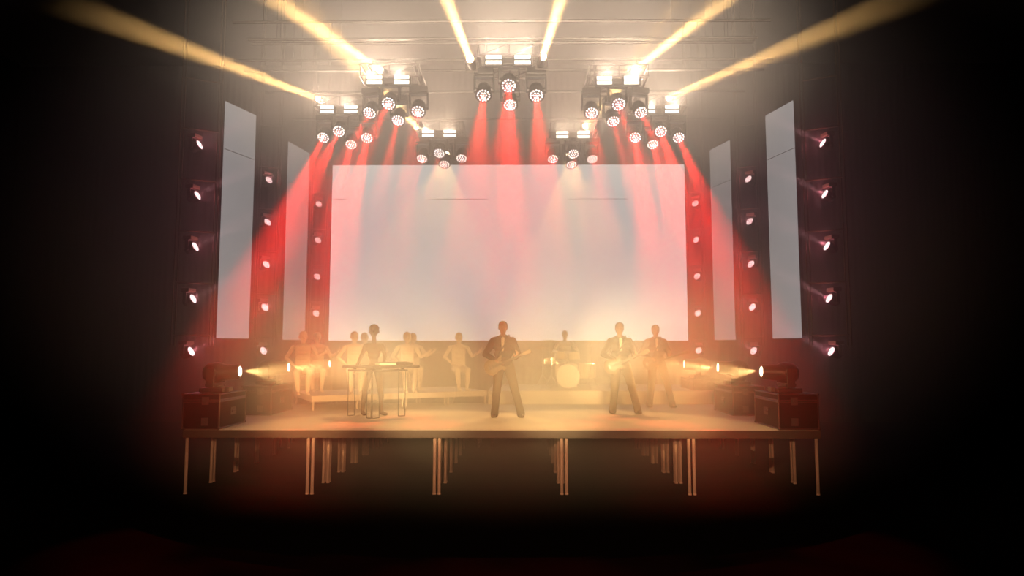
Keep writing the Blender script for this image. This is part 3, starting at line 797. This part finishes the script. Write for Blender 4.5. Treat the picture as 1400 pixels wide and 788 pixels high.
def guitarist(label, x, y, z, a, glabel, kind, bodymat):
    t = thing('person', label, 'person', (x, y, z), 'guitarists in dark suits'); t.rotation_euler = (0, 0, a)
    body = organic(gbody() if 'b' not in gm else None, 'body', SKIN, t, .009, 3, gm.get('b')); gm['b'] = body.data
    for k, fn, m, vx in (('jacket', gjacket, JACK, .013), ('trousers', gtrousers, TROU, .013), ('hair', ghair, HAIR, .010)):
        o = organic(fn() if k not in gm else None, k, m, t, vx, 3, gm.get(k)); gm[k] = o.data
    for q, (k, f) in enumerate((('aR', -.03), ('aL', .03))):
        o = organic(gshoe(JT[k], f) if 'sh%d' % q not in gm else None, 'shoe', SHOE, t, .010, 3, gm.get('sh%d' % q)); gm['sh%d' % q] = o.data
    if 'tie' not in gm:
        w = MB().prism([(-.030, .10), (.030, .10), (.020, -.12), (-.020, -.12)], .02, TRS((.0, -.122, 1.385), Matrix.Rotation(PI / 2 - .08, 3, 'X')))
        gm['shirt'] = w.mesh('shirt_front', SHIRT)
        w = MB().prism([(-.013, .11), (.013, .11), (.010, .08), (.022, -.13), (0, -.165), (-.022, -.13), (-.010, .08)], .012, TRS((.0, -.136, 1.385), Matrix.Rotation(PI / 2 - .08, 3, 'X')))
        gm['tie'] = w.mesh('necktie', TIE)
        # strap from the guitar's tail over the left shoulder
        st_ = MB(); P = [(-.20, -.16, 1.00), (-.10, -.150, 1.16), (.02, -.145, 1.32), (.10, -.10, 1.47), (.115, .02, 1.53), (.08, .13, 1.40), (-.04, .155, 1.20), (-.17, .11, 1.02), (-.235, -.05, .92), (-.24, -.17, .89)]
        for i in range(len(P) - 1): st_.tube(P[i], P[i + 1], .016, n=6)
        gm['strap'] = st_.mesh('guitar_strap', BLACK)
    for k, nm in (('shirt', 'shirt_front'), ('tie', 'necktie')):
        o = bpy.data.objects.new(nm, gm[k]); COL.objects.link(o); o.parent = t
    R = Rz(a)
    g, M = build_guitar(kind, glabel, V((x, y, z)) + R @ V((-.02, -.225, 1.005)), a, math.radians(23 if kind != 'bass' else 17), bodymat, 'guitars held by the guitarists')
    o = bpy.data.objects.new('strap', gm['strap']); COL.objects.link(o); o.parent = g
    o.location = V((x, y, z)) - world_of(g); o.rotation_euler = (0, 0, a)
    return t
PEARL = mat('pale_guitar_lacquer', (0.16, 0.12, 0.08), 0.5, noise=0.15, nscale=4, spec=0.1)
guitarist('guitarist in dark suit and pale tie standing at the centre of the stage', -.005, 2.37, 1.001, 0, 'pale guitar held by the central guitarist', 'guitar', PEARL)
guitarist('guitarist in dark suit, legs apart, inside the bright glow right of centre', 2.30, 3.10, 1.001, 0, 'brown guitar held by the guitarist in the bright glow', 'guitar', GUIT)
guitarist('guitarist in dark suit standing furthest right, nearly lost in haze', 3.30, 4.52, 1.001, .0, 'long-necked bass held by the rightmost guitarist', 'bass', GUIT)

# --- drummer and kit on the rear riser
def drummer():
    b = MB(); face_head(b, (0, 0, 1.33), 1.0); b.caps((0, .02, 1.17), (0, .01, 1.26), .05, .048)
    for (z, w, d) in ((1.08, .17, .10), (.97, .165, .11), (.84, .15, .105), (.72, .15, .11), (.62, .165, .12)): b.ball((0, .03, z), (w, d, .10), None, 16)
    limb(b, [(-.18, .02, 1.12), (-.30, -.08, .90), (-.20, -.36, .88)], [.05, .04, .028]); hand(b, (-.20, -.36, .88), (.2, -1, .0), (0, 0, -1), (1, 0, 0), 1, 1.0)
    limb(b, [(.18, .02, 1.12), (.31, -.08, .92), (.25, -.34, .96)], [.05, .04, .028]); hand(b, (.25, -.34, .96), (-.1, -1, .2), (0, 0, -1), (-1, 0, 0), 1, 1.0)
    for q in (-1, 1):
        limb(b, [(q * .09, .0, .58), (q * .22, -.38, .52), (q * .20, -.42, .08)], [.092, .066, .042]); b.caps((q * .20, -.40, .042), (q * .23, -.56, .035), .038, .03)
    return b
DX, DY, DZ = 1.50, 7.30, 1.301
t = thing('drummer', 'hazy seated drummer mannequin behind the drum kit', 'mannequin', (DX, DY, DZ)); t.scale = (1, 1, 1)
organic(drummer(), 'body', CREAM, t, .010, 3)
for q, (a, b) in enumerate((((-.185, -.40, .87), (-.10, -.78, .80)), ((.245, -.38, .965), (.22, -.76, 1.04)))):
    o = MB().tube(V(a) + V((DX, DY, DZ)), V(b) + V((DX, DY, DZ)), .008, .006, n=8).build('drum_stick', MAPLE, None, org=V(a) + V((DX, DY, DZ)))
    tag(o, ('drum stick in the left hand of the hazy drummer', 'drum stick in the right hand of the hazy drummer')[q], 'drum stick', 'drum sticks')
t = thing('drum_throne', 'round padded stool under the drummer', 'stool', (DX, DY + .04, DZ))
MB().lathe([(.14, .44), (.17, .455), (.17, .50), (.12, .515)], TRS((DX, DY + .04, DZ)), n=24).build('seat', BLACK, t, smooth=True)
MB().tube((DX, DY + .04, DZ + .12), (DX, DY + .04, DZ + .45), .018).build('post', CHROME, t)
for k in range(3):
    a = 2 * PI * k / 3; MB().tube((DX, DY + .04, DZ + .25), (DX + .24 * math.cos(a), DY + .04 + .24 * math.sin(a), DZ + .01), .010).build('leg', CHROME, t)
def drum(name, lab, c, r, h, axis, legs=()):
    t = thing(name, lab, 'drum', (c[0], c[1], DZ), 'drum kit on the rear riser'); R = TRS(c, frame_z(axis))
    MB().lathe([(r * .985, -h / 2), (r, -h / 2 + .01), (r, h / 2 - .01), (r * .985, h / 2)], R, n=28).build('shell', DRUM, t, smooth=True)
    for s in (-1, 1):
        MB().lathe([(r * 1.03, s * h / 2 - .012), (r * 1.03, s * h / 2 + .012), (r * .99, s * h / 2 + .012), (r * .99, s * h / 2 - .012)], R, n=28).build('hoop', CHROME, t, smooth=True)
        MB().lathe([(r * .985, s * h / 2 + .002), (.01, s * h / 2 + .004)] if s > 0 else [(.01, s * h / 2 - .004), (r * .985, s * h / 2 - .002)], R, n=28).build('drum_head', DHEAD, t)
    lg = MB()
    for k in range(8):
        a = 2 * PI * k / 8; p = R @ V((r * 1.02 * math.cos(a), r * 1.02 * math.sin(a), -h / 2)); q = R @ V((r * 1.02 * math.cos(a), r * 1.02 * math.sin(a), h / 2)); lg.tube(p, q, .005, n=6)
    lg.build('tension_rods', CHROME, t)
    for a, b in legs: MB().tube(a, b, .010, n=8).build('leg', CHROME, t)
    return t
bx, by = DX, DY - .92
drum('bass_drum', 'large round bass drum at the front of the drum kit', (bx, by, DZ + .295), .28, .40, (0, -1, 0), [((bx + q * .2, by - .1, DZ + .2), (bx + q * .33, by - .2, DZ + .005)) for q in (-1, 1)])
sx, sy = DX - .38, DY - .72
drum('snare_drum', 'shallow snare drum on a stand beside the bass drum', (sx, sy, DZ + .66), .178, .14, (0, .05, 1), [((sx, sy, DZ + .58), (sx, sy, DZ + .25))] + [((sx, sy, DZ + .3), (sx + .2 * math.cos(a), sy + .2 * math.sin(a), DZ + .01)) for a in (.5, 2.6, 4.7)])
fx, fy = DX + .52, DY - .60
drum('floor_tom', 'deep floor tom standing on three legs right of the bass drum', (fx, fy, DZ + .42), .20, .36, (0, 0, 1), [((fx + .215 * math.cos(a), fy + .215 * math.sin(a), DZ + .5), (fx + .215 * math.cos(a), fy + .215 * math.sin(a), DZ + .005)) for a in (.5, 2.6, 4.7)])
for q, w in ((-1, 'left'), (1, 'right')):
    drum('rack_tom', '%s small rack tom mounted above the bass drum' % w, (bx + q * .16, by + .03, DZ + .76), .14, .20, (0, .35, 1), [((bx + q * .05, by, DZ + .56), (bx + q * .10, by + .02, DZ + .70))])
for (cx, cy, cz, r, w) in ((DX - .62, DY - .95, .98, .19, 'low left cymbal on its stand beside the snare drum'), (DX - .42, DY - 1.30, 1.14, .22, 'high left crash cymbal on a tall stand in the haze'), (DX + .55, DY - 1.05, 1.12, .25, 'right ride cymbal on a stand above the floor tom')):
    t = thing('cymbal_stand', w, 'cymbal', (cx, cy, DZ), 'cymbals of the drum kit')
    R = TRS((cx, cy, DZ + cz), frame_z((.05, .15, 1)))
    MB().lathe([(r, 0), (r * .6, .012), (r * .2, .022), (r * .18, .035), (.01, .042)], R, n=28).build('cymbal', CYMB, t, smooth=True)
    MB().tube((cx, cy, DZ + .2), (cx, cy, DZ + cz), .010).build('pole', CHROME, t)
    for k in range(3):
        a = 2 * PI * k / 3 + .4; MB().tube((cx, cy, DZ + .35), (cx + .22 * math.cos(a), cy + .22 * math.sin(a), DZ + .008), .009, n=8).build('leg', CHROME, t)

# ------------------------------------------------------------------ haze, camera, render look
W = bpy.data.worlds.new('hall'); S.world = W; W.use_nodes = True
nt = W.node_tree; nt.nodes.clear()
o = nt.nodes.new('ShaderNodeOutputWorld'); bg = nt.nodes.new('ShaderNodeBackground'); bg.inputs['Strength'].default_value = 0
nt.links.new(bg.outputs[0], o.inputs['Surface'])
# haze from the stage's smoke machines: thickest round the stage, thinning out towards the hall
def haze(label, c, r, dens, absn, core=.60, col=(1, 1, 1), ac=(.62, .50, .36)):
    m = bpy.data.materials.new('haze'); m.use_nodes = True; nt = m.node_tree; nt.nodes.clear()
    o = nt.nodes.new('ShaderNodeOutputMaterial'); ad = nt.nodes.new('ShaderNodeAddShader')
    vs = nt.nodes.new('ShaderNodeVolumeScatter'); vs.inputs['Density'].default_value = dens; vs.inputs['Anisotropy'].default_value = 0.0
    vs.inputs['Color'].default_value = (*col, 1)
    va = nt.nodes.new('ShaderNodeVolumeAbsorption'); va.inputs['Density'].default_value = absn; va.inputs['Color'].default_value = (*ac, 1)
    nt.links.new(vs.outputs[0], ad.inputs[0]); nt.links.new(va.outputs[0], ad.inputs[1]); nt.links.new(ad.outputs[0], o.inputs['Volume'])
    tc = nt.nodes.new('ShaderNodeTexCoord'); mp = nt.nodes.new('ShaderNodeVectorMath'); mp.operation = 'DIVIDE'; mp.inputs[1].default_value = r
    ln_ = nt.nodes.new('ShaderNodeVectorMath'); ln_.operation = 'LENGTH'
    mr = nt.nodes.new('ShaderNodeMapRange'); mr.interpolation_type = 'SMOOTHSTEP'
    mr.inputs['From Min'].default_value = 1.0; mr.inputs['From Max'].default_value = core; mr.inputs['To Min'].default_value = 0; mr.inputs['To Max'].default_value = 1
    nt.links.new(tc.outputs['Object'], mp.inputs[0]); nt.links.new(mp.outputs[0], ln_.inputs[0]); nt.links.new(ln_.outputs['Value'], mr.inputs['Value'])
    for q, dn in ((vs, dens), (va, absn)):
        mu = nt.nodes.new('ShaderNodeMath'); mu.operation = 'MULTIPLY'; mu.inputs[1].default_value = dn
        nt.links.new(mr.outputs['Result'], mu.inputs[0]); nt.links.new(mu.outputs[0], q.inputs['Density'])
    b = MB(); b.ball(c, r, None, 64)
    b.v = [(x, y, max(z, .004)) for x, y, z in b.v]
    ob = b.build('stage_haze', m, None, smooth=False, org=c)
    tag(ob, label, 'haze', None, 'stuff')
    return ob
haze('soft haze hanging over the whole stage', (0, 3.6, 4.4), (10.5, 7.3, 7.0), DENS, ABS)
haze('denser low haze drifting around the performers\' legs', (0, 2.9, 1.5), (6.2, 4.6, 2.1), .050, .015, .3)

cam = bpy.data.cameras.new('camera'); cam.lens = 24.0; cam.sensor_width = 36
co = bpy.data.objects.new('camera', cam); COL.objects.link(co); S.camera = co
co.location = (.275, -10.53, 2.29); co.rotation_euler = (math.radians(95.02), 0, math.radians(.49))
cam.clip_end = 100
S.view_settings.view_transform = 'Standard'; S.view_settings.look = 'None'; S.view_settings.exposure = 0.0; S.view_settings.gamma = 1.0
S.view_settings.use_curve_mapping = False
c = S.cycles
c.use_denoising = True
try: c.denoiser = 'OPENIMAGEDENOISE'
except Exception: pass
c.max_bounces = 3; c.diffuse_bounces = 2; c.glossy_bounces = 2; c.volume_bounces = 0; c.transmission_bounces = 0; c.transparent_max_bounces = 2
c.sample_clamp_indirect = 2.0; c.use_light_tree = True; c.caustics_reflective = False; c.caustics_refractive = False
